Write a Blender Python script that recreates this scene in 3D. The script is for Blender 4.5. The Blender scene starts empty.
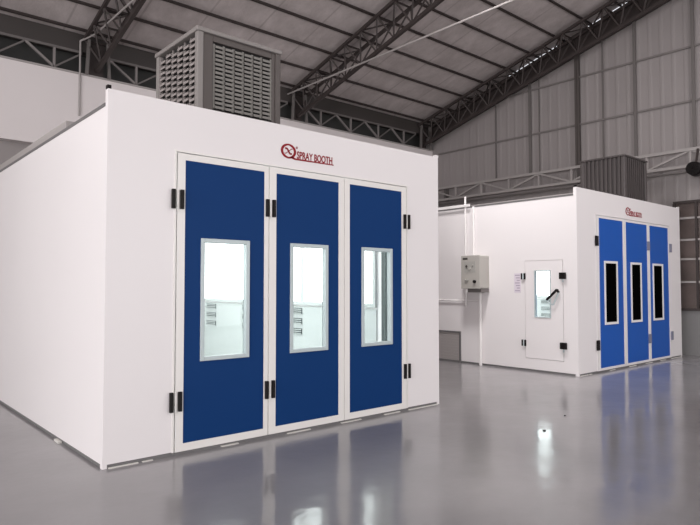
import bpy, bmesh, math, random
from mathutils import Vector, Matrix
random.seed(7)
S = bpy.context.scene
COL = S.collection
PI = math.pi

# ------------------------------------------------------------------ materials
def mat(name, color, rough=.5, metal=0., bump=None, noise=None, emis=None, spec=.5, coat=0.):
    m = bpy.data.materials.new(name); m.use_nodes = True
    nt = m.node_tree; b = nt.nodes['Principled BSDF']
    b.inputs['Base Color'].default_value = (*color, 1)
    b.inputs['Roughness'].default_value = rough
    b.inputs['Metallic'].default_value = metal
    b.inputs['Specular IOR Level'].default_value = spec
    b.inputs['Coat Weight'].default_value = coat
    tc = nt.nodes.new('ShaderNodeTexCoord')
    if noise:      # (scale vector, amount, detail)
        sc, amt, det = noise
        mp = nt.nodes.new('ShaderNodeMapping'); mp.inputs['Scale'].default_value = sc
        n = nt.nodes.new('ShaderNodeTexNoise'); n.inputs['Scale'].default_value = 1; n.inputs['Detail'].default_value = det
        r = nt.nodes.new('ShaderNodeValToRGB')
        r.color_ramp.elements[0].position = .3; r.color_ramp.elements[1].position = .7
        r.color_ramp.elements[0].color = (*[c*(1-amt) for c in color], 1)
        r.color_ramp.elements[1].color = (*[min(1, c*(1+amt)) for c in color], 1)
        nt.links.new(tc.outputs['Object'], mp.inputs['Vector']); nt.links.new(mp.outputs[0], n.inputs['Vector'])
        nt.links.new(n.outputs['Fac'], r.inputs['Fac']); nt.links.new(r.outputs[0], b.inputs['Base Color'])
    if bump:       # (scale vector, strength, distance)
        sc, st, di = bump
        mp = nt.nodes.new('ShaderNodeMapping'); mp.inputs['Scale'].default_value = sc
        n = nt.nodes.new('ShaderNodeTexNoise'); n.inputs['Scale'].default_value = 1; n.inputs['Detail'].default_value = 3
        bp = nt.nodes.new('ShaderNodeBump'); bp.inputs['Strength'].default_value = st; bp.inputs['Distance'].default_value = di
        nt.links.new(tc.outputs['Object'], mp.inputs['Vector']); nt.links.new(mp.outputs[0], n.inputs['Vector'])
        nt.links.new(n.outputs['Fac'], bp.inputs['Height']); nt.links.new(bp.outputs[0], b.inputs['Normal'])
    if emis:
        b.inputs['Emission Color'].default_value = (*emis[0], 1); b.inputs['Emission Strength'].default_value = emis[1]
    return m

def glass(name, tint=(.9, .97, .96), refl=.08):
    m = bpy.data.materials.new(name); m.use_nodes = True
    nt = m.node_tree; nt.nodes.clear()
    o = nt.nodes.new('ShaderNodeOutputMaterial'); mx = nt.nodes.new('ShaderNodeMixShader')
    t = nt.nodes.new('ShaderNodeBsdfTransparent'); t.inputs[0].default_value = (*tint, 1)
    g = nt.nodes.new('ShaderNodeBsdfGlossy'); g.inputs['Roughness'].default_value = .03
    fr = nt.nodes.new('ShaderNodeFresnel'); fr.inputs[0].default_value = 1.3
    nt.links.new(fr.outputs[0], mx.inputs[0]); nt.links.new(t.outputs[0], mx.inputs[1]); nt.links.new(g.outputs[0], mx.inputs[2])
    nt.links.new(mx.outputs[0], o.inputs[0])
    return m

M = {}
M['white'] = mat('white_panel_paint', (.80, .765, .765), .38, noise=((.5, .5, .35), .015, 2))
M['frame'] = mat('ivory_door_frame_paint', (.80, .775, .745), .35)
M['blue'] = mat('deep_blue_panel', (.005, .038, .148), .45, spec=.10)
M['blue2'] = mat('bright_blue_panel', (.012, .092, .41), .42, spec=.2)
M['alu'] = mat('window_frame_aluminium', (.50, .57, .58), .4, .1)
M['black'] = mat('black_hinge_plastic', (.008, .006, .006), .45, spec=.2)
M['hinge_grey'] = mat('grey_hinge_paint', (.20, .20, .27), .4)
M['darkrail'] = mat('grey_base_channel', (.17, .165, .165), .5)
M['trimgrey'] = mat('grey_edge_trim', (.14, .135, .135), .5)
M['strip'] = mat('pale_floor_strip', (.66, .64, .60), .5)
M['red'] = mat('red_lettering', (.26, .008, .016), .5, spec=.2)
M['glass'] = glass('window_glass', (.94, .975, .970))
M['blackglass'] = mat('black_tinted_glass', (.002, .002, .002), .35, spec=0)
M['inner'] = mat('booth_interior_paint', (.50, .515, .51), .6)
M['louvre_dark'] = mat('interior_louvre_grey', (.05, .065, .065), .5)
M['diffuser'] = mat('lamp_diffuser', (.9, .9, .9), .5, emis=((.97, 1, .99), 2.5))
M['grating'] = mat('booth_floor_grating', (.55, .57, .57), .5)
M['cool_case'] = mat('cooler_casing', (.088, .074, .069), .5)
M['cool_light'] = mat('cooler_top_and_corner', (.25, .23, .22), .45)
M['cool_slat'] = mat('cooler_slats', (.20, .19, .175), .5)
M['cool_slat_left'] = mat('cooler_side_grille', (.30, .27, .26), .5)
M['cool_void'] = mat('cooler_pad_behind_slats', (.012, .010, .010), .8)
M['cool2'] = mat('dark_cooler_casing', (.055, .046, .046), .5)
M['cool2s'] = mat('dark_cooler_slats', (.075, .064, .063), .5)
M['steel_dark'] = mat('dark_primed_steel', (.045, .034, .032), .6)
M['steel_mid'] = mat('grey_primed_steel', (.16, .145, .14), .55)
M['steel_mid2'] = mat('grey_rail_paint', (.21, .19, .185), .6)
M['steel_col'] = mat('brown_grey_column_paint', (.10, .085, .08), .6)
M['steel_eave'] = mat('grey_eave_steel', (.26, .235, .23), .6)
M['steel_light'] = mat('light_grey_steel', (.40, .37, .36), .5)
M['pipe_white'] = mat('white_plastic_pipe', (.80, .77, .76), .4)
M['pipe_grey'] = mat('pale_conduit', (.40, .37, .36), .5)
M['box'] = mat('beige_control_case', (.42, .40, .37), .45)
M['box_face'] = mat('control_panel_face', (.37, .36, .335), .5)
M['box_dark'] = mat('control_dark', (.06, .055, .05), .5)
M['paper'] = mat('notice_paper', (.70, .64, .70), .6)
M['ink'] = mat('notice_ink', (.42, .36, .44), .6)
M['hall_white'] = mat('white_hall_cladding', (.82, .765, .76), .5, noise=((.25, .25, .25), .03, 2))
M['hall_grey'] = mat('grey_hall_cladding', (.34, .31, .305), .6, noise=((2, .3, .3), .08, 3))
M['hall_dark'] = mat('dark_upper_cladding', (.045, .045, .043), .7, noise=((.6, .6, .6), .3, 4))
M['fascia'] = mat('brown_grey_eave_beam', (.055, .047, .044), .6, noise=((.4, .4, .4), .15, 4))
M['gable'] = mat('grey_corrugated_sheet', (.33, .30, .296), .55, noise=((.2, 1.2, .12), .06, 4))
M['wain'] = mat('grey_low_wall_paint', (.21, .205, .205), .5)
M['winpane'] = glass('grey_window_glass', (.78, .75, .74))
M['winback'] = mat('streaked_reflection_grey', (.50, .465, .455), .5, noise=((.3, 1.2, 2), .22, 3))  # reflection streaks of the window put into this panel's colour
M['ground'] = mat('outside_concrete', (.4, .39, .38), .8)

# floor: grey glossy epoxy
def floor_mat():
    m = bpy.data.materials.new('grey_epoxy_floor'); m.use_nodes = True
    nt = m.node_tree; b = nt.nodes['Principled BSDF']; L = nt.links.new
    tc = nt.nodes.new('ShaderNodeTexCoord')
    n = nt.nodes.new('ShaderNodeTexNoise'); n.inputs['Scale'].default_value = .5; n.inputs['Detail'].default_value = 5
    r = nt.nodes.new('ShaderNodeValToRGB')
    r.color_ramp.elements[0].position = .35; r.color_ramp.elements[1].position = .68
    r.color_ramp.elements[0].color = (.185, .176, .181, 1); r.color_ramp.elements[1].color = (.245, .234, .240, 1)
    L(tc.outputs['Object'], n.inputs['Vector']); L(n.outputs['Fac'], r.inputs['Fac']); L(r.outputs[0], b.inputs['Base Color'])
    b.inputs['Roughness'].default_value = .5
    b.inputs['Coat Weight'].default_value = 1; b.inputs['Coat IOR'].default_value = 1.5
    n3 = nt.nodes.new('ShaderNodeTexNoise'); n3.inputs['Scale'].default_value = .9; n3.inputs['Detail'].default_value = 3
    mr = nt.nodes.new('ShaderNodeMapRange'); mr.inputs['From Min'].default_value = .3; mr.inputs['From Max'].default_value = .7
    mr.inputs['To Min'].default_value = .09; mr.inputs['To Max'].default_value = .20
    L(tc.outputs['Object'], n3.inputs['Vector']); L(n3.outputs['Fac'], mr.inputs['Value']); L(mr.outputs[0], b.inputs['Coat Roughness'])
    n2 = nt.nodes.new('ShaderNodeTexNoise'); n2.inputs['Scale'].default_value = 3.0; n2.inputs['Detail'].default_value = 3
    bp = nt.nodes.new('ShaderNodeBump'); bp.inputs['Strength'].default_value = .17; bp.inputs['Distance'].default_value = .03
    L(tc.outputs['Object'], n2.inputs['Vector']); L(n2.outputs['Fac'], bp.inputs['Height'])
    L(bp.outputs[0], b.inputs['Coat Normal'])
    return m
M['floor'] = floor_mat()

# roof sheet: grey foil-backed sheet with panel joints
def roof_mat():
    m = bpy.data.materials.new('roof_sheet_underside'); m.use_nodes = True
    nt = m.node_tree; b = nt.nodes['Principled BSDF']; L = nt.links.new
    tc = nt.nodes.new('ShaderNodeTexCoord')
    mp = nt.nodes.new('ShaderNodeMapping'); mp.inputs['Scale'].default_value = (1.5, .9, .9)
    n = nt.nodes.new('ShaderNodeTexNoise'); n.inputs['Scale'].default_value = 1.6; n.inputs['Detail'].default_value = 6; n.inputs['Roughness'].default_value = .7
    r = nt.nodes.new('ShaderNodeValToRGB')
    r.color_ramp.elements[0].position = .35; r.color_ramp.elements[1].position = .7
    r.color_ramp.elements[0].color = (.47, .42, .41, 1); r.color_ramp.elements[1].color = (.64, .58, .57, 1)
    L(tc.outputs['Object'], mp.inputs['Vector']); L(mp.outputs[0], n.inputs['Vector']); L(n.outputs['Fac'], r.inputs['Fac'])
    # joints across the sheets every 1.2 m
    sx = nt.nodes.new('ShaderNodeSeparateXYZ'); L(tc.outputs['Object'], sx.inputs[0])
    dv = nt.nodes.new('ShaderNodeMath'); dv.operation = 'DIVIDE'; dv.inputs[1].default_value = 1.25; L(sx.outputs[0], dv.inputs[0])
    fr = nt.nodes.new('ShaderNodeMath'); fr.operation = 'FRACT'; L(dv.outputs[0], fr.inputs[0])
    lt = nt.nodes.new('ShaderNodeMath'); lt.operation = 'LESS_THAN'; lt.inputs[1].default_value = .035; L(fr.outputs[0], lt.inputs[0])
    mx = nt.nodes.new('ShaderNodeMix'); mx.data_type = 'RGBA'
    ml = nt.nodes.new('ShaderNodeMath'); ml.operation = 'MULTIPLY'; ml.inputs[1].default_value = .45; L(lt.outputs[0], ml.inputs[0])
    L(ml.outputs[0], mx.inputs[0]); L(r.outputs[0], mx.inputs[6]); mx.inputs[7].default_value = (.30, .26, .25, 1)
    L(mx.outputs[2], b.inputs['Base Color'])
    bp = nt.nodes.new('ShaderNodeBump'); bp.inputs['Strength'].default_value = .5; bp.inputs['Distance'].default_value = .05
    L(n.outputs['Fac'], bp.inputs['Height']); L(bp.outputs[0], b.inputs['Normal'])
    b.inputs['Roughness'].default_value = .55
    return m
M['roof'] = roof_mat()

# ------------------------------------------------------------------ mesh helper
class MB:
    def __init__(s): s.v = []; s.f = []; s.mi = []
    def box(s, x0, x1, y0, y1, z0, z1, mi=0):
        b = len(s.v)
        for z in (z0, z1):
            s.v += [(x0, y0, z), (x1, y0, z), (x1, y1, z), (x0, y1, z)]
        for q in ((3, 2, 1, 0), (4, 5, 6, 7), (0, 1, 5, 4), (1, 2, 6, 5), (2, 3, 7, 6), (3, 0, 4, 7)):
            s.f.append([b+i for i in q]); s.mi.append(mi)
        return s
    def quadprism(s, pts, d, mi=0):      # polygon pts (list of Vector) extruded by vector d
        b = len(s.v); n = len(pts)
        s.v += [tuple(p) for p in pts] + [tuple(Vector(p)+Vector(d)) for p in pts]
        s.f.append([b+i for i in range(n)][::-1]); s.mi.append(mi)
        s.f.append([b+n+i for i in range(n)]); s.mi.append(mi)
        for i in range(n):
            j = (i+1) % n
            s.f.append([b+i, b+j, b+n+j, b+n+i]); s.mi.append(mi)
        return s
    def beam(s, a, c, w, h=None, mi=0, up=(0, 0, 1)):
        h = h or w; a = Vector(a); c = Vector(c); d = (c-a).normalized(); up = Vector(up)
        if abs(d.dot(up)) > .98: up = Vector((1, 0, 0))
        x = d.cross(up).normalized()*w/2; y = x.cross(d).normalized()*h/2
        pts = [a-x-y, a+x-y, a+x+y, a-x+y]
        return s.quadprism(pts, c-a, mi)
    def tube(s, a, c, r, n=12, mi=0, r2=None):
        a = Vector(a); c = Vector(c); d = (c-a).normalized(); r2 = r if r2 is None else r2
        up = Vector((0, 0, 1)) if abs(d.z) < .95 else Vector((1, 0, 0))
        x = d.cross(up).normalized(); y = x.cross(d)
        b = len(s.v)
        for (p, rr) in ((a, r), (c, r2)):
            for i in range(n):
                t = 2*PI*i/n; s.v.append(tuple(p + x*math.cos(t)*rr + y*math.sin(t)*rr))
        s.f.append([b+i for i in range(n)]); s.mi.append(mi)
        s.f.append([b+n+i for i in range(n)][::-1]); s.mi.append(mi)
        for i in range(n):
            j = (i+1) % n; s.f.append([b+j, b+i, b+n+i, b+n+j]); s.mi.append(mi)
        return s
    def build(s, name, mats, parent=None, off=None, bevel=0, smooth=False):
        if off is None: off = root_of(parent) if parent else Vector((0, 0, 0))
        me = bpy.data.meshes.new(name)
        me.from_pydata([tuple(Vector(p)-off) for p in s.v], [], s.f)
        if not isinstance(mats, (list, tuple)): mats = [mats]
        for m in mats: me.materials.append(m)
        for p, i in zip(me.polygons, s.mi): p.material_index = i
        bm = bmesh.new(); bm.from_mesh(me); bmesh.ops.recalc_face_normals(bm, faces=bm.faces); bm.to_mesh(me); bm.free()
        o = bpy.data.objects.new(name, me); COL.objects.link(o)
        if parent: o.parent = parent
        if bevel:
            md = o.modifiers.new('bevel', 'BEVEL'); md.width = bevel; md.segments = 2; md.limit_method = 'ANGLE'
        if smooth:
            for p in me.polygons: p.use_smooth = len(p.vertices) == 4
        return o

def root_of(o):
    while o.parent: o = o.parent
    return o.location.copy()

def tag(o, label, cat, group=None):
    o['label'] = label; o['category'] = cat
    if group: o['group'] = group
    return o
def thing(name, loc, label, cat, group=None):
    o = bpy.data.objects.new(name, None); o.empty_display_size = .2; COL.objects.link(o); o.location = loc
    return tag(o, label, cat, group)
def struct(name, mb, m, **k):
    o = mb.build(name, m, **k); o['kind'] = 'structure'; return o
def dup(root, loc, label, group=None):
    r = root.copy(); COL.objects.link(r); r.location = loc; r['label'] = label
    if group: r['group'] = group
    for ch in list(root.children):
        c = ch.copy(); COL.objects.link(c); c.parent = r
        for g in list(ch.children):
            d = g.copy(); COL.objects.link(d); d.parent = c
    return r

# ------------------------------------------------------------------ the hall
X0, X1 = -9.0, 15.6         # hall in X
YB, YF = -9.6, 13.6         # hall in Y
SL = .278
def rz(y): return 7.12 + SL*(13.6-y)        # underside of the roof
RIDGE = 2.0
ZR = rz(RIDGE)

struct('floor', MB().box(X0-.2, X1+.2, YB-.2, YF+.6, -.2, 0), M['floor'])
g = struct('floor_outside', MB().box(X0-20, X0-.2, YB-20, YF+6, -.25, -.03), M['ground'])
g.name = 'floor_forecourt'

rb = MB()
rb.quadprism([(X0-.3, 14.6, rz(14.6)), (X1-.06, 14.6, rz(14.6)), (X1-.06, RIDGE, ZR), (X0-.3, RIDGE, ZR)], (0, 0, .12))
rb.quadprism([(X0-.3, RIDGE, ZR), (X1-.06, RIDGE, ZR), (X1-.06, -10.4, ZR-SL*12.4), (X0-.3, -10.4, ZR-SL*12.4)], (0, 0, .12))
struct('ceiling', rb, M['roof'])

# far (eave) wall: upper white cladding standing forward of a grey lower wall
b = MB().box(X0, X1, YF+.3, YF+.45, 0, 7.1)
struct('wall_back', b, M['hall_dark'])
struct('wall_back_lower', MB().box(X0, X1, YF+.2, YF+.3, 0, 4.58), M['hall_grey'])
struct('wall_back_upper', MB().box(X0, X1, YF, YF+.3, 4.58, 6.20), M['hall_white'])
struct('trim_1', MB().box(X0, X1, YF-.03, YF+.12, 6.20, 6.235), M['steel_light'])
struct('trim_2', MB().box(X0, X1, YF+.02, YF+.28, 6.72, 7.10), M['fascia'])

# gable wall (right): corrugated sheet with a raking top
def gable_top(y): return (rz(y) if y > RIDGE else ZR - SL*(RIDGE-y))
gb = MB()
ys = []; y = YF+.3
prof = [(0, 0), (.17, 0), (.20, .006), (.25, .006), (.28, 0)]
while y > YB:
    for dy, dx in prof[:-1]:
        ys.append((y-dy, dx))
    y -= .28
for i in range(len(ys)-1):
    (ya, da), (yb, db) = ys[i], ys[i+1]
    base = len(gb.v)
    gb.v += [(X1-da, ya, 0), (X1-db, yb, 0), (X1-db, yb, gable_top(yb)-.10), (X1-da, ya, gable_top(ya)-.10)]
    gb.f.append([base, base+1, base+2, base+3]); gb.mi.append(0)
struct('wall_right', gb, M['gable'])
# dark flashing under the roof with daylight slots left open
fl = MB()
def slab(ya, yb, d0, d1, x=X1-.06):
    fl.quadprism([(x, ya, gable_top(ya)-d1), (x, yb, gable_top(yb)-d1), (x, yb, gable_top(yb)-d0), (x, ya, gable_top(ya)-d0)], (.06, 0, 0))
slab(YF, RIDGE, .10, .62)
slab(10.5, 6.8, .045, .099)
for ya, yb in ((YF+.3, 10.5), (8.9, 8.0), (7.6, 7.3), (6.8, RIDGE)):
    slab(ya, yb, 0, .099)
struct('trim_3', fl, M['steel_dark'])

# side of the hall towards the yard (left) and behind: walls with wide open doorways for daylight
wl = MB()
wl.box(X0-.15, X0, YB, -6.5, 0, 6.2).box(X0-.15, X0, 9.5, YF+.4, 0, 6.2).box(X0-.15, X0, YB, YF+.4, 6.2, 6.6)
# gable above is left open for an added roof fill light, between two end pieces
wl.quadprism([(X0-.15, YF+.4, 6.6), (X0-.15, YF+.4, 7.0), (X0-.15, 10.5, rz(10.5)), (X0-.15, 10.5, 6.6)], (.15, 0, 0))
wl.quadprism([(X0-.15, -6.5, 6.6), (X0-.15, -6.5, ZR-SL*8.5), (X0-.15, -9.6, 6.95), (X0-.15, -9.6, 6.6)], (.15, 0, 0))
struct('wall_left', wl, M['hall_white'])
wf = MB()
wf.box(X0, -6.5, YB-.15, YB, 0, 7.2).box(13.5, X1, YB-.15, YB, 0, 7.2).box(X0, X1, YB-.15, YB, 6.0, 7.4).box(2.5, 4.0, YB-.15, YB, 0, 6.0)
struct('wall_front', wf, M['hall_white'])

# purlins (run along X under the roof)
pgroup = 'dark purlins running under the roof'
first = None
yp = 13.45
while yp > 3.0:
    z = rz(yp)-.03
    if first is None:
        m = MB().beam((X0, 0, 0), (X1-.08, 0, 0), .04, .055, up=(0, SL, 1))
        # lip of the channel
        m.box(X0, X1-.08, -.05, .0, -.03, -.022)
        first = m.build('purlin', M['steel_dark']); o = first
    else:
        o = first.copy(); COL.objects.link(o)
    o.location = (0, yp, z)
    tag(o, 'thin dark steel purlin running under the grey roof sheets', 'purlin', pgroup)
    yp -= .80

# roof trusses: triangular lattice, two top chords and one bottom chord
def make_truss(x, label):
    t = thing('roof_truss', (x, YF, 6.2), label, 'roof truss', 'lattice roof trusses')
    W = .27; D = .62; TOP = .17
    ya, yb = 13.55, RIDGE
    def top(s, y): return Vector((x+s*W, y, rz(y)-TOP))
    def bot(y): return Vector((x, y, rz(y)-TOP-D))
    m = M['steel_dark']
    for s in (-1, 1): MB().beam(top(s, ya), top(s, yb), .07, .07).build('top_chord', m, t)
    MB().beam(bot(ya), bot(yb), .08, .08).build('bottom_chord', m, t)
    n = 20; dy = (ya-yb)/n
    for i in range(n):
        y0 = ya-i*dy; y1 = y0-dy; ym = (y0+y1)/2
        for s in (-1, 1):
            MB().beam(top(s, y0), bot(ym), .035).build('brace', m, t)
            MB().beam(bot(ym), top(s, y1), .035).build('brace', m, t)
    tie = MB()
    for i in range(n+1):
        y0 = ya-i*dy; tie.beam(top(-1, y0), top(1, y0), .035)
        if i < n: tie.beam(top(-1 if i % 2 else 1, y0), top(1 if i % 2 else -1, y0-dy), .03)
    tie.build('top_lacing', m, t)
    # bearing posts over the white wall
    for sx in (-1, 1):
        for yy in (13.50,):
            MB().beam((x+sx*.24, yy-.02, 6.20), (x+sx*.20, yy-.02, 6.97), .06).build('post', M['steel_mid'], t)
    MB().box(x-.16, x+.16, YF-.0, YF+.02, 6.24, 7.0).build('bearing_plate', M['steel_dark'], t)
    return t
tlabels = {-.5: None,
           4.45: 'dark lattice roof truss at far left, rising behind the thin bent conduit',
           9.9: 'dark lattice roof truss rising from behind the big cooler to the top centre',
           15.12: 'dark lattice roof truss lying against the grey gable wall on the right'}
tr0 = make_truss(4.45, tlabels[4.45])
for xx in (9.9, 15.12):
    dup(tr0, (xx, YF, 6.2), tlabels[xx])

# long lattice strip along the top of the white wall: V braces between the trusses
def eave_lattice(xa, xb, label):
    t = thing('eave_lattice', (xa, YF, 6.235), label, 'lattice girder', 'lattice girders along the eave')
    yy = YF-.02+.06
    MB().beam((xa, yy, 6.70), (xb, yy, 6.70), .05).build('top_chord', M['steel_mid'], t)
    n = 4; d = (xb-xa)/n
    for i in range(n):
        a = xa+i*d
        MB().beam((a+d*.5, yy, 6.235), (a+d*.5, yy, 6.70), .045).build('post', M['steel_eave'], t)
        MB().beam((a, yy, 6.68), (a+d*.5, yy, 6.26), .045).build('brace', M['steel_eave'], t)
        MB().beam((a+d*.5, yy, 6.26), (a+d, yy, 6.68), .035).build('brace', M['steel_mid'], t)
    return t
eave_lattice(-.3, 4.15, 'light steel lattice above the white wall, left of the leftmost truss')
eave_lattice(4.75, 9.6, 'light steel lattice above the white wall, between the left truss and the big cooler')
eave_lattice(10.2, 14.8, 'light steel lattice above the first booth, between cooler and right gable wall')

# pale tubes running level in Y
t = MB()
cp = [(4.3, 2.5, 6.98), (4.3, 13.2, 7.02), (4.10, 13.575, 6.93), (4.10, 13.575, 5.3)]
for a_, c_ in zip(cp, cp[1:]): t.tube(a_, c_, .02, 8)
tag(t.build('conduit', M['pipe_grey']), 'pale thin conduit bent down over the white wall at upper left', 'conduit')
t = MB().tube((9.6, 13.625, 6.93), (9.6, 2.5, 6.98), .022, 8)
tag(t.build('conduit', M['pipe_grey']), 'pale straight conduit crossing under the roof at top centre', 'conduit')

# gable wall framing: columns and level rails
def gcol(y, w, d, z0, label, m='steel_mid', z1=None):
    b = MB(); z1 = z1 or gable_top(y)-.55; x = X1-.03
    if w > .12:     # I section
        b.box(x-d, x-d+.012, y-w/2, y+w/2, z0, z1).box(x-.012, x, y-w/2, y+w/2, z0, z1).box(x-d, x, y-.006, y+.006, z0, z1)
    else:
        b.box(x-d, x, y-w/2, y+w/2, z0, z1)
    return tag(b.build('wall_column', M[m]), label, 'column')
gcol(11.0, .04, .02, 4.9, 'thin steel upright on grey gable wall, farthest left of all', 'steel_mid')
gcol(9.80, .085, .03, 4.9, 'dark steel upright on gable wall, left of the thick column')
gcol(9.50, .03, .02, 4.9, 'very thin upright just right of a dark upright on the gable wall', 'steel_mid')
gcol(8.30, .13, .08, 4.9, 'thick dark steel column on gable wall, left of the second booth cooler', 'steel_col')
gcol(7.60, .04, .02, 4.9, 'thin upright on gable wall directly above the second booth cooler', 'steel_mid')
gcol(6.75, .07, .04, 4.9, 'dark steel upright on gable wall above the right end of the small cooler')
gcol(5.37, .07, .05, 4.9, 'dark steel upright at the right edge of the picture on the gable wall')
for z, lab in ((7.34, 'upper level girt across the grey corrugated gable wall'), (6.03, 'lower level girt across the grey corrugated gable wall')):
    b = MB().box(X1-.055, X1-.03, RIDGE, YF-(.3 if z < 6.5 else 2.0), z, z+.045)
    tag(b.build('girt', M['steel_mid2']), lab, 'wall rail')
# lattice girder on the gable wall
t = thing('wall_girder', (X1-.3, 9, 4.43), 'light grey lattice girder along the gable wall behind the second booth', 'lattice girder')
x = X1-.26
MB().beam((x, 13.5, 4.84), (x, 2.2, 4.84), .09, .07).build('top_chord', M['steel_light'], t)
MB().beam((x, 13.5, 4.45), (x, 2.2, 4.45), .09, .07).build('bottom_chord', M['steel_light'], t)
yy = 13.4; k = 0
while yy > 2.9:
    MB().beam((x, yy, 4.47), (x, yy, 4.82), .05).build('post', M['steel_light'], t)
    a, c = (4.47, 4.82) if k % 2 else (4.82, 4.47)
    MB().beam((x, yy, a), (x, yy-1.0, c), .045).build('brace', M['steel_light'], t)
    yy -= 1.0; k += 1
MB().box(X1-.31, X1-.22, 2.2, 13.4, 4.30, 4.34).build('cable_tray', M['steel_mid'], t)
for yy in (12.9, 8.3, 3.9):
    MB().box(X1-.22, X1-.03, yy-.03, yy+.03, 4.42, 4.87).build('bracket', M['steel_mid'], t)

# window band and low wall right of the second booth
t = MB().box(X1-.09, X1-.03, 3.2, 5.86, 0, 1.04)
struct('trim_4', t, M['wain'])
w = MB()
w.box(X1-.13, X1-.03, 3.2, 5.86, 1.04, 1.10).box(X1-.13, X1-.03, 3.2, 5.86, 3.60, 3.66)
for yy in (3.2, 4.25, 5.33, 5.82): w.box(X1-.13, X1-.03, yy, yy+.05, 1.10, 3.60)
wo = struct('window_1', w, M['steel_dark'])
MB().box(X1-.085, X1-.075, 3.25, 5.85, 1.10, 3.60).build('window_pane', M['winpane'], wo)
MB().box(X1-.06, X1-.045, 3.25, 5.85, 1.10, 3.60).build('reflection_panel', M['winback'], wo)  # pale noisy panel stands for the streaky reflection in the glass
for z in (3.22, 2.70, 2.24, 1.70):  # pale bars in place of the reflection bands on the glass
    MB().box(X1-.11, X1-.088, 3.25, 5.85, z, z+.05).build('reflection_bar', M['steel_light'], wo)

# round black fixture on the girder at far right
t = thing('wall_fan', (X1-.35, 5.22, 4.15), 'round black fan hung on the light girder at the right edge', 'fan')
MB().tube((X1-.42, 5.22, 4.32), (X1-.66, 5.22, 4.32), .17, 24, r2=.15).build('housing', M['black'], t, smooth=True)
gr = MB()
for k in range(6):
    a = k*PI/6; gr.beam((X1-.668, 5.22-.15*math.cos(a), 4.32-.15*math.sin(a)), (X1-.668, 5.22+.15*math.cos(a), 4.32+.15*math.sin(a)), .01)
gr.build('guard', M['black'], t)
MB().beam((X1-.45, 5.22, 4.45), (X1-.28, 5.22, 4.84), .04).build('bracket', M['steel_dark'], t)

# ------------------------------------------------------------------ text
def text_mesh(body, name, size, m, parent, mtx, shear=0, xs=1., bold=0):
    cu = bpy.data.curves.new('txt', 'FONT'); cu.body = body; cu.size = size; cu.extrude = .0015; cu.shear = shear
    cu.offset = bold; cu.align_x = 'LEFT'
    tmp = bpy.data.objects.new('txt', cu); COL.objects.link(tmp)
    dg = bpy.context.evaluated_depsgraph_get(); dg.update()
    me = bpy.data.meshes.new_from_object(tmp.evaluated_get(dg))
    COL.objects.unlink(tmp); bpy.data.objects.remove(tmp)
    me.transform(Matrix.Diagonal((xs, 1, 1, 1))); me.transform(mtx)
    me.materials.clear(); me.materials.append(m)
    o = bpy.data.objects.new(name, me); COL.objects.link(o); o.parent = parent
    return o
def front_m(x, y, z, off):      # XY text plane -> facing -Y at (x, y, z)
    return Matrix.Translation(Vector((x, y, z))-off) @ Matrix.Rotation(PI/2, 4, 'X')

def logo(root, xl, yf, zc, off):
    # ring with a tail that runs on as the underline
    y1 = yf-.004
    cx = xl+.102; rw, rh = .105, .084
    m = MB(); n = 40
    for i in range(n):
        a0 = 2*PI*i/n; a1 = 2*PI*(i+1)/n
        def p(a, k):
            th = .019+.012*abs(math.cos(a))       # stroke swells at the sides
            return Vector((cx+(rw-k*th)*math.cos(a), y1, zc+(rh-k*th)*math.sin(a)))
        m.quadprism([p(a0, 0), p(a1, 0), p(a1, 1), p(a0, 1)], (0, .003, 0))
    pts = [Vector((cx+.02, y1, zc-rh+.012)), Vector((cx+.085, y1, zc-rh-.004)), Vector((xl+.76, y1, zc-rh+.004)), Vector((xl+.76, y1, zc-rh+.016)), Vector((cx+.10, y1, zc-rh+.014)), Vector((cx+.05, y1, zc-rh+.030))]
    m.quadprism(pts, (0, .003, 0))
    lg = m.build('logo_ring', M['red'], root)
    xm = MB()
    def st(pts_, w_):
        for a_, c_ in zip(pts_, pts_[1:]): xm.beam((cx+1.35*a_[0], y1+.0015, zc+.85*a_[1]), (cx+1.35*c_[0], y1+.0015, zc+.85*c_[1]), w_, .003, up=(0, 1, 0))
    st([(-.034, .030), (-.018, .036), (-.004, .010), (.010, -.024), (.018, -.036), (.034, -.030)], .020)
    st([(.040, .030), (.030, .036), (.012, .012), (-.012, -.016), (-.028, -.036), (-.038, -.030)], .008)
    xm.build('logo_letter', M['red'], lg)
    # registered mark: small ring with R
    r = MB(); rc = (cx+.115, zc+.055)
    for i in range(16):
        a0 = 2*PI*i/16; a1 = 2*PI*(i+1)/16
        q = lambda a, k: Vector((rc[0]+k*math.cos(a), y1, rc[1]+k*math.sin(a)))
        r.quadprism([q(a0, .014), q(a1, .014), q(a1, .010), q(a0, .010)], (0, .003, 0))
    r.build('registered_ring', M['red'], lg)
    text_mesh('R', 'registered_letter', .018, M['red'], lg, front_m(rc[0]-.006, y1+.0015, rc[1]-.007, off))
    text_mesh('SPRAY BOOTH', 'logo_lettering', .118, M['red'], lg, front_m(xl+.218, y1+.0015, zc-.066, off), xs=.67, bold=.0022)
    return lg

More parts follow.
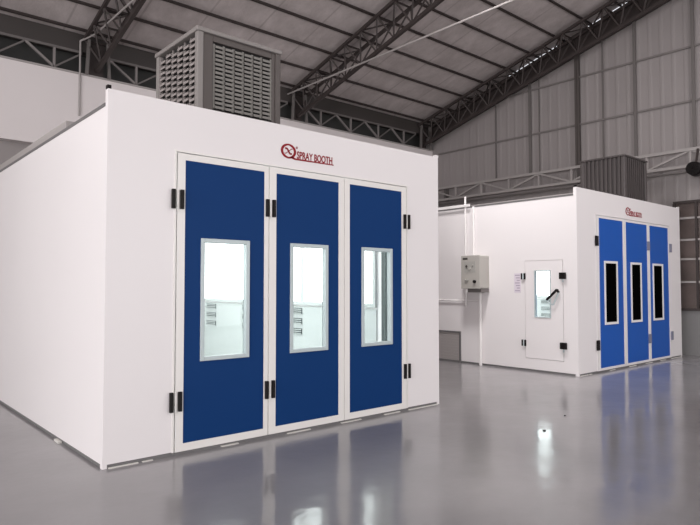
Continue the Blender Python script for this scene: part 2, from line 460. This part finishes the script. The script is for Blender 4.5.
# ------------------------------------------------------------------ spray booths
YFR = 5.57
def booth(xl, xr, doors, dgap, label, blue, frame_m, pane_m, side_door, logo_x, win_frame):
    yb = 12.6; H = 3.44; HS = 3.30
    R = thing('spray_booth', ((xl+xr)/2, YFR, 0), label, 'spray booth')
    off = R.location.copy()
    W = M['white']
    dl, dr, dt = doors[0][0]-.012, doors[-1][1]+.012, (2.955 if not side_door else 2.985)
    # front wall around the doors
    f = MB(); y0, y1 = YFR, YFR+.06
    f.box(xl+.04, dl, y0, y1, .035, H).box(dr, xr-.04, y0, y1, .035, H).box(dl, dr, y0, y1, dt, H)
    f.build('front_wall', [W], R)
    for xx in (xl, xr-.04):
        MB().box(xx, xx+.04, YFR-.0005, YFR+.06, 0, H).build('corner_post', W, R)
    # door surround: raised thin lip
    s = MB()
    s.box(dl-.018, dl, y0-.008, y0+.02, .03, dt+.018).box(dr, dr+.018, y0-.008, y0+.02, .03, dt+.018).box(dl, dr, y0-.008, y0+.02, dt, dt+.018)
    s.build('door_surround', frame_m, R)
    MB().box(dl, dr, YFR+.004, YFR+.10, 0, .03).build('door_sill', M['darkrail'], R)
    # side walls
    yy0 = YFR+.06
    T = .055
    if side_door:
        ya, yb2, za, zb = side_door['y0'], side_door['y1'], side_door['z0'], side_door['z1']
        m = MB()
        m.box(xl, xl+T, yy0, ya, .035, HS).box(xl, xl+T, yb2, yb, .035, HS).box(xl, xl+T, ya, yb2, .035, za).box(xl, xl+T, ya, yb2, zb, HS)
        m.build('side_wall', W, R)
    else:
        MB().box(xl, xl+T, yy0, yb, .035, HS).build('side_wall', W, R)
    MB().box(xr-T, xr, yy0, yb, .035, HS).build('side_wall', W, R)
    MB().box(xl+T, xr-T, yb-.05, yb, .035, HS).build('rear_wall', W, R)
    # roof and its edge channel
    MB().box(xl+.03, xr-.03, yy0, yb, HS, HS+.04).build('roof_panel', M['steel_light'], R)
    for xx in (xl-.006, xr-.034):
        MB().box(xx, xx+.04, yy0, yb, HS-.012, HS+.02).build('roof_channel', M['trimgrey'], R)
    # base channel
    for xx in (xl+.008, xr-.048):
        MB().box(xx, xx+.04, yy0, yb, 0, .035).build('base_channel', M['darkrail'], R)
    MB().box(xl+.04, dl, YFR+.012, YFR+.05, 0, .035).build('base_channel', M['darkrail'], R)
    MB().box(dr, xr-.04, YFR+.012, YFR+.05, 0, .035).build('base_channel', M['darkrail'], R)
    # interior: ceiling filter, light boxes, louvres, floor
    I = M['inner']
    li = MB().box(xl+T, xr-T, yy0+.12, yb-.05, 2.95, 3.0); li.build('ceiling_filter', I, R)
    for k in range(3):
        ya_ = 6.3+k*2.1
        MB().box(xl+.35, xr-.35, ya_-.3, ya_+1.7, 2.925, 2.95).build('ceiling_lamp', M['diffuser'], R)
    for sx, xx in ((1, xl+T), (-1, xr-T)):
        if sx == 1 and side_door: y_from = 7.2
        else: y_from = 6.75
        x_a, x_b = sorted((xx, xx+sx*.05))
        lb = MB().box(x_a, x_b, y_from, yb-.25, 1.30, 2.75).build('light_box', I, R)
        x_c, x_d = sorted((xx+sx*.05, xx+sx*.056))
        ny = 3; L = (yb-.25-y_from)/ny
        for k in range(ny):
            MB().box(x_c, x_d, y_from+k*L+.06, y_from+(k+1)*L-.06, 1.36, 2.69).build('lamp_diffuser', M['diffuser'], lb)
        if not (sx == 1 and side_door):
            MB().box(*sorted((xx, xx+sx*.02)), y_from, yb-.25, .06, 1.27).build('lower_lining', I, R)
            for yc in (11.95, 10.45, 8.85):
                gm = MB()
                hw = .30 if side_door else .20
                for k in range(3):
                    z0 = 1.14-k*.18
                    gm.box(*sorted((xx+sx*.02, xx+sx*.035)), yc-hw, yc+hw, z0, z0+.10)
                    for q in range(3):
                        gm.box(*sorted((xx+sx*.035, xx+sx*.05)), yc-hw, yc+hw, z0+.005+q*.034, z0+.018+q*.034, 1)
                gm.build('wall_louvre', [M['louvre_dark'], I], R)
            for yc in (9.65, 7.9):
                MB().box(*sorted((xx+sx*.02, xx+sx*.045)), yc-.04, yc+.04, .06, 1.27).build('lining_post', M['alu'], R)
    MB().box(xl+T, xr-T, yb-.07, yb-.05, .06, 2.95).build('rear_lining', I, R)
    MB().box(xl+T, xr-T, yy0, yb-.07, .012, .05).build('floor_grating', M['grating'], R)
    # doors
    zb, zt = .03, (2.945 if not side_door else 2.975)
    for di, (a, c, bx0, bx1, wx0, wx1) in enumerate(doors):
        leaf = MB(); ya_, yc_ = YFR-.012, YFR+.045
        wz0, wz1 = .885, 2.115
        bz0, bz1 = (.105, 2.88) if not side_door else (.075, 2.93)
        # leaf frame (rails and stiles)
        leaf.box(a, bx0, ya_, yc_, zb, zt).box(bx1, c, ya_, yc_, zb, zt).box(bx0, bx1, ya_, yc_, zb, bz0).box(bx0, bx1, ya_, yc_, bz1, zt)
        D = leaf.build('door', frame_m, R)
        p = MB(); yp0, yp1 = YFR-.006, YFR+.04
        p.box(bx0, wx0, yp0, yp1, bz0, bz1).box(wx1, bx1, yp0, yp1, bz0, bz1).box(wx0, wx1, yp0, yp1, bz0, wz0).box(wx0, wx1, yp0, yp1, wz1, bz1)
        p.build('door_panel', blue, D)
        w = MB(); t_ = win_frame; yw0, yw1 = YFR-.022, YFR+.045
        w.box(wx0, wx0+t_, yw0, yw1, wz0, wz1).box(wx1-t_, wx1, yw0, yw1, wz0, wz1).box(wx0+t_, wx1-t_, yw0, yw1, wz0, wz0+t_).box(wx0+t_, wx1-t_, yw0, yw1, wz1-t_, wz1)
        w.build('window_frame', M['alu'] if not side_door else M['pipe_white'], D, bevel=.004)
        yg = YFR+.034 if not side_door else YFR-.005
        MB().box(wx0+t_, wx1-t_, yg, yg+.006, wz0+t_, wz1-t_).build('window_pane', pane_m, D)
        for hx in dgap[di]:
            for hz in (.42, 2.39):
                hm = MB()
                for xa in hx:
                    hm.box(xa, xa+(.034 if len(hx) == 2 else .09), YFR-.040, YFR-.010, hz, hz+.19)
                if len(hx) == 2: hm.tube(((hx[0]+hx[-1]+.034)/2, YFR-.022, hz), ((hx[0]+hx[-1]+.034)/2, YFR-.022, hz+.19), .012, 10, 1)
                hm.build('hinge', [M['black'] if di == 0 or not side_door else M['hinge_grey'], frame_m], D, bevel=.003)
    if side_door:
        sd = side_door; ya, yb2, za, zb_ = sd['y0'], sd['y1'], sd['z0'], sd['z1']
        wy0, wy1, wz0, wz1 = 6.10, 6.45, 1.03, 1.93
        s = MB()
        t_ = .02
        s.box(xl-.001, xl+T, ya, ya+t_, za, zb_).box(xl-.001, xl+T, yb2-t_, yb2, za, zb_).box(xl-.001, xl+T, ya+t_, yb2-t_, za, za+t_).box(xl-.001, xl+T, ya+t_, yb2-t_, zb_-t_, zb_)
        q2 = .045
        s.box(xl+.042, xl+T, ya+t_, ya+q2, za+t_, zb_-t_).box(xl+.042, xl+T, yb2-q2, yb2-t_, za+t_, zb_-t_).box(xl+.042, xl+T, ya+q2, yb2-q2, za+t_, za+q2).box(xl+.042, xl+T, ya+q2, yb2-q2, zb_-q2, zb_-t_)
        s.build('side_door_surround', M['white'], R)
        m = MB(); xa_, xb_ = xl-.006, xl+.038
        a, c, e, g_ = ya+t_+.008, yb2-t_-.008, za+t_+.008, zb_-t_-.008
        m.box(xa_, xb_, a, wy0, e, g_).box(xa_, xb_, wy1, c, e, g_).box(xa_, xb_, wy0, wy1, e, wz0).box(xa_, xb_, wy0, wy1, wz1, g_)
        D = m.build('side_door', W, R)
        m = MB(); q = .018
        m.box(xl-.018, xl+.05, wy0, wy0+q, wz0, wz1).box(xl-.018, xl+.05, wy1-q, wy1, wz0, wz1).box(xl-.018, xl+.05, wy0+q, wy1-q, wz0, wz0+q).box(xl-.018, xl+.05, wy0+q, wy1-q, wz1-q, wz1)
        m.build('window_frame', M['alu'], D)
        MB().box(xl+.01, xl+.015, wy0+q, wy1-q, wz0+q, wz1-q).build('window_pane', M['glass'], D)
        for z in (.47, 1.76):
            m = MB().box(xl-.035, xl-.012, yb2-.045, yb2-.012, z, z+.12, 0).box(xl-.035, xl-.006, yb2+.02, yb2+.05, z, z+.12, 0).tube((xl-.025, yb2+.004, z), (xl-.025, yb2+.004, z+.12), .014, 10, 1)
            m.build('hinge', [M['black'], M['alu']], D, bevel=.003)
            z2 = z+.0
            m = MB().box(xl-.06, xl-.012, ya-.05, ya+.075, z2, z2+.12, 0).box(xl-.03, xl-.012, ya+.005, ya+.03, z2-.06, z2, 1)
            m.build('door_latch', [M['black'], M['alu']], D, bevel=.006)
        hx = xl-.05
        P = [Vector((hx, 6.165, 1.37)), Vector((hx, 5.955, 1.56)), Vector((hx, 5.915, 1.51)), Vector((hx, 6.03, 1.28)), Vector((hx, 6.10, 1.30))]
        m = MB().tube(P[0], P[1], .024, 10, 0).tube(P[1], P[2], .022, 10, 0).tube(P[2], P[3], .015, 10, 1).tube(P[3], P[4], .012, 10, 1).tube(P[4], P[0], .012, 10, 1)
        m.tube(P[1], P[1]+Vector((.04, 0, 0)), .014, 10, 0)
        m.build('door_handle', [M['black'], M['alu']], D)
    # floor strips along the base
    for (xa, xb_) in ((xl+.05, xl+.32), (xl+.36, xl+.46), (xl+1.18, xl+1.38), (xl+2.0, xl+2.32), (xl+2.78, xl+3.1), (xl+3.5, xl+3.78), (xr-.62, xr-.05)):
        MB().box(xa, xb_, YFR-.02, YFR+.002, 0, .008).build('floor_strip', M['strip'], R)
    # corner clip on top
    MB().box(xl-.004, xl+.03, YFR+.0, YFR+.05, H, H+.035).build('corner_clip', M['black'], R)
    MB().box(xr-.05, xr+.01, YFR+.0, YFR+.05, H, H+.03).build('corner_clip', W, R)
    logo(R, logo_x, YFR, 3.155, off)
    return R

d1 = [(2.61, 3.668, 2.69, 3.615, 2.865, 3.43), (3.682, 4.755, 3.77, 4.67, 3.96, 4.505), (4.763, 5.84, 4.845, 5.755, 5.04, 5.575)]
h1 = [[(2.545, 2.635)], [(3.630, 3.715)], [(5.785, 5.860)]]
B1 = booth(1.93, 6.50, d1, h1, 'large white spray booth in front with three dark blue doors and bright glazed windows', M['blue'], M['frame'], M['glass'], None, 3.835, .042)
d2 = [(11.06, 12.20, 11.14, 12.13, 11.33, 11.88), (12.21, 13.325, 12.27, 13.26, 12.46, 12.96), (13.335, 14.43, 13.39, 14.36, 13.52, 14.05)]
h2 = [[(10.985,)], [(13.255,)], [(14.41,)]]
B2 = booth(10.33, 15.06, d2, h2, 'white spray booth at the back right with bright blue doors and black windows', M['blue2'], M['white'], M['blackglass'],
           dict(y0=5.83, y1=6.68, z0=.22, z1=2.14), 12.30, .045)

# booth 1 extras
off = B1.location.copy()
MB().box(6.32, 6.38, 6.45, 6.53, .68, 2.35).build('inner_grab_rail', M['louvre_dark'], B1)
MB().box(1.895, 1.93, 6.78, 6.93, 0, .022).build('floor_strip', M['strip'], B1)
MB().box(2.15, 2.75, 7.6, 12.3, 3.34, 3.60).build('roof_duct', M['steel_light'], B1)
# booth 2 low dark-framed intake panel
fr = MB(); xa = 10.33
ya, yb_, zt = 8.23, 9.6, .66
fr.box(xa-.03, xa, ya, ya+.035, 0, zt).box(xa-.03, xa, yb_-.035, yb_, 0, zt).box(xa-.03, xa, ya+.035, yb_-.035, zt-.035, zt).box(xa-.03, xa, ya+.035, yb_-.035, 0, .04)
fo = fr.build('intake_frame', M['trimgrey'], B2)
ip = MB().box(xa-.012, xa, ya+.035, yb_-.035, .04, zt-.035)
for k in range(9): ip.box(xa-.018, xa-.012, ya+.05, yb_-.05, .07+k*.06, .085+k*.06)
ip.build('intake_panel', M['steel_light'], fo)

# ------------------------------------------------------------------ evaporative coolers on the roofs
def cooler_big(x0, y0):
    w = 1.07; h = 1.08; z0 = 3.342
    t = thing('evaporative_cooler', (x0+w/2, y0+w/2, z0), 'large grey louvred cooler unit on top of the front spray booth', 'cooler')
    x1, y1 = x0+w, y0+w
    MB().box(x0+.05, x1-.05, y0+.05, y1-.05, z0+.04, z0+h-.06).build('pad_core', M['cool_void'], t)
    for xa in (x0, x1-.07):
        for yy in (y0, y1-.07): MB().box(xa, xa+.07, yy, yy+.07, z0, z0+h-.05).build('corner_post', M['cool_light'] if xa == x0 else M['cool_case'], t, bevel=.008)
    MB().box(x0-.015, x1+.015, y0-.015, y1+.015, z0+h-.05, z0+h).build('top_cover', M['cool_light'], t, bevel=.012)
    MB().box(x0-.01, x1+.01, y0-.01, y1+.01, z0, z0+.09).build('water_tray', M['cool_case'], t, bevel=.008)
    # front panel: frame with six slat columns
    for side in range(4):
        def P(u, d, z):   # u along the face, d depth inwards
            if side == 0: return (x0+u, y0+d, z)
            if side == 1: return (x0+d, y0+u, z)
            if side == 2: return (x1-d, y0+u, z)
            return (x0+u, y1-d, z)
        def bx(m, u0, u1, d0, d1, za, zb, mi=0):
            a = P(u0, d0, za); c_ = P(u1, d1, zb)
            m.box(min(a[0], c_[0]), max(a[0], c_[0]), min(a[1], c_[1]), max(a[1], c_[1]), za, zb, mi)
        m = MB()
        ua, ub, za, zb = .07, w-.07, z0+.09, z0+h-.05
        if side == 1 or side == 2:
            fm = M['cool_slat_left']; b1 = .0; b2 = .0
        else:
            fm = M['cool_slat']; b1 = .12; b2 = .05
        fr_ = MB()
        if b1:
            bx(fr_, ua, ua+b1, .015, .045, za, zb); bx(fr_, ub-b2, ub, .015, .045, za, zb)
            bx(fr_, ua+b1, ub-b2, .015, .045, za, za+.12); bx(fr_, ua+b1, ub-b2, .015, .045, zb-.07, zb)
            fr_.build('face_frame', M['cool_case'], t, bevel=.006)
            u0, u1, w0, w1 = ua+b1+.02, ub-b2-.01, za+.14, zb-.085
        else:
            u0, u1, w0, w1 = ua+.01, ub-.01, za+.01, zb-.01
        nc, nr = 6, 15 if b1 else 14
        cw = (u1-u0)/nc; rh = (w1-w0)/nr
        for i in range(nc):
            for j in range(nr):
                a0 = u0+i*cw+cw*.10; a1 = u0+(i+1)*cw-cw*.10
                zz = w0+j*rh + (0 if b1 else (rh/2 if i % 2 else 0))
                # rain louvre: outer edge lower than the inner one
                if not b1 and j == nr-1 and i % 2: continue
                q = [P(a0, .012, zz), P(a1, .012, zz), P(a1, .045, zz+rh*.22), P(a0, .045, zz+rh*.22)]
                m.quadprism([Vector(v) for v in q], (0, 0, rh*(.58 if b1 else .42)))
            bx(m, u0+i*cw-(.012 if b1 else .005), u0+i*cw+(.012 if b1 else .005), .030, .05, w0, w1)
        bx(m, u1-.008, u1+.008, .014, .05, w0, w1)
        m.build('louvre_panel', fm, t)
    return t
cooler_big(2.97, 5.88)
def cooler_small(x0, y0):
    w = 1.0; wx = 1.10; h = 1.07; z0 = 3.342; x1, y1 = x0+wx, y0+w
    t = thing('evaporative_cooler', (x0+wx/2, y0+w/2, z0), 'dark brown grey cooler unit with upright slats on top of the back spray booth', 'cooler')
    MB().box(x0+.04, x1-.04, y0+.04, y1-.04, z0+.02, z0+h-.03).build('pad_core', M['cool2'], t)
    for xa in (x0, x1-.09):
        for yy in (y0, y1-.09): MB().box(xa, xa+.09, yy, yy+.09, z0, z0+h-.04).build('corner_post', M['cool2s'], t, bevel=.02)
    MB().box(x0-.01, x1+.01, y0-.01, y1+.01, z0+h-.04, z0+h).build('top_cover', M['cool2s'], t, bevel=.01)
    MB().box(x0-.005, x1+.005, y0-.005, y1+.005, z0, z0+.07).build('water_tray', M['cool2s'], t)
    for side in range(4):
        m = MB(); n = 9
        for k in range(n):
            u = .12+k*(w-.24)/(n-1)-.02
            if side == 0: m.box(x0+u, x0+u+.045, y0+.012, y0+.04, z0+.07, z0+h-.04)
            elif side == 1: m.box(x0+.012, x0+.04, y0+u, y0+u+.045, z0+.07, z0+h-.04)
            elif side == 2: m.box(x1-.04, x1-.012, y0+u, y0+u+.045, z0+.07, z0+h-.04)
            else: m.box(x0+u, x0+u+.045, y1-.04, y1-.012, z0+.07, z0+h-.04)
        m.build('slat_panel', M['cool2s'], t)
cooler_small(12.69, 5.75)

# ------------------------------------------------------------------ control box and pipes on booth 2's side
xs = 10.33; bx0, bx1 = 9.99, 10.325
t = thing('control_box', (xs-.17, 7.71, 1.57), 'beige control box with knobs mounted on the white booth side wall', 'control box')
MB().box(bx0+.02, bx1, 7.49, 7.94, 1.58, 2.25).build('case', M['box'], t, bevel=.015)
cv = MB().box(bx0, bx0+.02, 7.48, 7.95, 1.575, 2.255); cv.build('front_cover', M['box'], t, bevel=.006)
MB().box(bx0-.004, bx0, 7.58, 7.86, 1.90, 2.13).build('display_panel', M['box_face'], t)
MB().box(bx0-.004, bx0, 7.78, 7.90, 2.17, 2.21).build('nameplate', M['box_dark'], t)
for (yy, z, r) in ((7.80, 2.03, .025), (7.72, 1.98, .022), (7.65, 2.05, .018)):
    MB().tube((bx0-.004, yy, z), (bx0-.02, yy, z), r, 14).build('indicator', M['box_dark'] if r > .022 else M['box'], t)
for (yy, z) in ((7.83, 1.75), (7.78, 1.75)):
    MB().tube((bx0, yy, z), (bx0-.03, yy, z), .018, 14).build('push_button', M['box_face'], t)
MB().tube((bx0, 7.60, 1.72), (bx0-.035, 7.60, 1.72), .032, 16).build('rotary_switch', M['black'], t)
MB().box(bx0+.07, bx1, 7.50, 7.88, 1.50, 1.58).build('cable_gland_box', M['steel_mid'], t)
MB().tube((bx0+.05, 7.85, 1.50), (bx0+.05, 7.85, 1.58), .025, 12).build('cable_gland', M['pipe_white'], t)

def pipe(name, pts, r, label, m='pipe_white'):
    b = MB()
    for a, c in zip(pts, pts[1:]): b.tube(a, c, r, 12)
    return tag(b.build(name, M[m]), label, 'pipe')
xp = xs-.035
pipe('pipe', [(xp, 8.07, 3.53), (xp, 8.07, 1.2)], .022, 'thin white upright pipe, left one running past the control box')
pipe('pipe', [(xp, 7.86, 3.30), (xp, 7.86, 2.24)], .026, 'white upright pipe, right one of the pair entering the control box')
tag(MB().box(xs-.075, xs-.060, 7.92, 12.4, 3.30, 3.36).build('cable_duct', M['pipe_white'], bevel=.006), 'white level cable duct along the upper edge of the back booth', 'cable duct')
pipe('pipe', [(xp, 7.70, 0.0), (xp, 7.70, 1.50)], .032, 'white upright pipe from the floor to the underside of the control box')
pipe('pipe', [(xp, 7.75, 1.32), (xp, 12.0, 1.32)], .013, 'thin level pipe on booth side wall below the control box')
# notice
n = MB().box(xs-.004, xs-.001, 6.75, 6.90, 1.50, 1.88, 0)
for k in range(7): n.box(xs-.006, xs-.004, 6.77, 6.88-(k % 3)*.02, 1.83-k*.05, 1.85-k*.05, 1)
nn = n.build('notice', [M['paper'], M['ink']])
tag(nn, 'small pale printed notice beside the white side door', 'notice')

# small scraps on the floor
for (px_, py_, r_, lab) in ((6.19, 3.76, .022, 'tiny dark scrap on the shiny floor, the nearer one'), (7.09, 4.02, .014, 'tiny dark scrap on the shiny floor, the farther one')):
    m = MB(); pts = []
    for k in range(7):
        a_ = 2*PI*k/7; rr = r_*(.6+.5*random.random()); pts.append(Vector((px_+rr*math.cos(a_)*1.4, py_+rr*math.sin(a_), 0)))
    m.quadprism(pts, (0, 0, .012))
    tag(m.build('scrap', M['black'], bevel=.003), lab, 'scrap')

# ------------------------------------------------------------------ light
w = bpy.data.worlds.new('world'); S.world = w; w.use_nodes = True
bg = w.node_tree.nodes['Background']; bg.inputs[0].default_value = (.93, .94, 1, 1); bg.inputs[1].default_value = 1.0

def area(name, loc, target, sx, sy, power, color=(1, .97, .965), spread=PI):
    l = bpy.data.lights.new(name, 'AREA'); l.shape = 'RECTANGLE'; l.size = sx; l.size_y = sy; l.energy = power; l.color = color
    l.spread = spread
    o = bpy.data.objects.new(name, l); COL.objects.link(o); o.location = loc
    o.rotation_euler = (Vector(target)-Vector(loc)).to_track_quat('-Z', 'Y').to_euler()
    return o
area('doorway_daylight_left', (X0+.1, 1.5, 3.1), (X0+5, 1.5, 3.1), 15, 6, 980)
area('doorway_daylight_front', (-2.0, YB+.1, 3.0), (-2.0, YB+5, 3.0), 8.6, 5.8, 90)
area('doorway_daylight_front_right', (8.7, YB+.1, 3.0), (8.7, YB+5, 3.0), 9.2, 5.8, 350)
area('roof_fill', (X0+.1, 5.5, 7.4), (X0+5, 5.7, 7.5), 8.0, 1.3, 170)  # added fill that lifts the roof at left, its opening invented with it
area('low_side_fill', (X0+.12, -4.6, 2.6), (10.3, 6.8, 1.9), 3.0, 3.4, 90, spread=math.radians(70))  # added narrow-spread fill aimed at the back booth's side wall
area('booth_side_fill', (7.3, 5.9, 8.3), (10.33, 7.6, 1.6), 1.0, 1.0, 80, spread=math.radians(75))  # added fill above the view, brightens the back booth's side, no fixture
# added overhead fill lights above the aisle, without fixtures, to brighten the booths
for lx, ly, lz, pw in ((7.2, 1.2, 8.6, 60), (2.0, -3.5, 8.6, 60), (11.8, 0.0, 8.6, 290), (8.3, 6.9, 7.9, 40)):
    area('overhead_fill', (lx, ly, lz), (lx+.3, ly+.1, 0), 1.2, 1.2, pw)

# ------------------------------------------------------------------ camera
cam = bpy.data.cameras.new('camera'); co = bpy.data.objects.new('camera', cam); COL.objects.link(co)
th = math.radians(48.9); p = math.atan(23/606)
F = Vector((math.cos(th)*math.cos(p), math.sin(th)*math.cos(p), math.sin(p)))
co.location = (0, 0, 1.64); co.rotation_euler = F.to_track_quat('-Z', 'Y').to_euler()
cam.sensor_width = 36; cam.lens = 606/700*36; cam.clip_start = .05
S.camera = co
S.view_settings.view_transform = 'Standard'; S.view_settings.look = 'None'; S.view_settings.gamma = 1
S.view_settings.use_curve_mapping = False; S.view_settings.exposure = 0.0
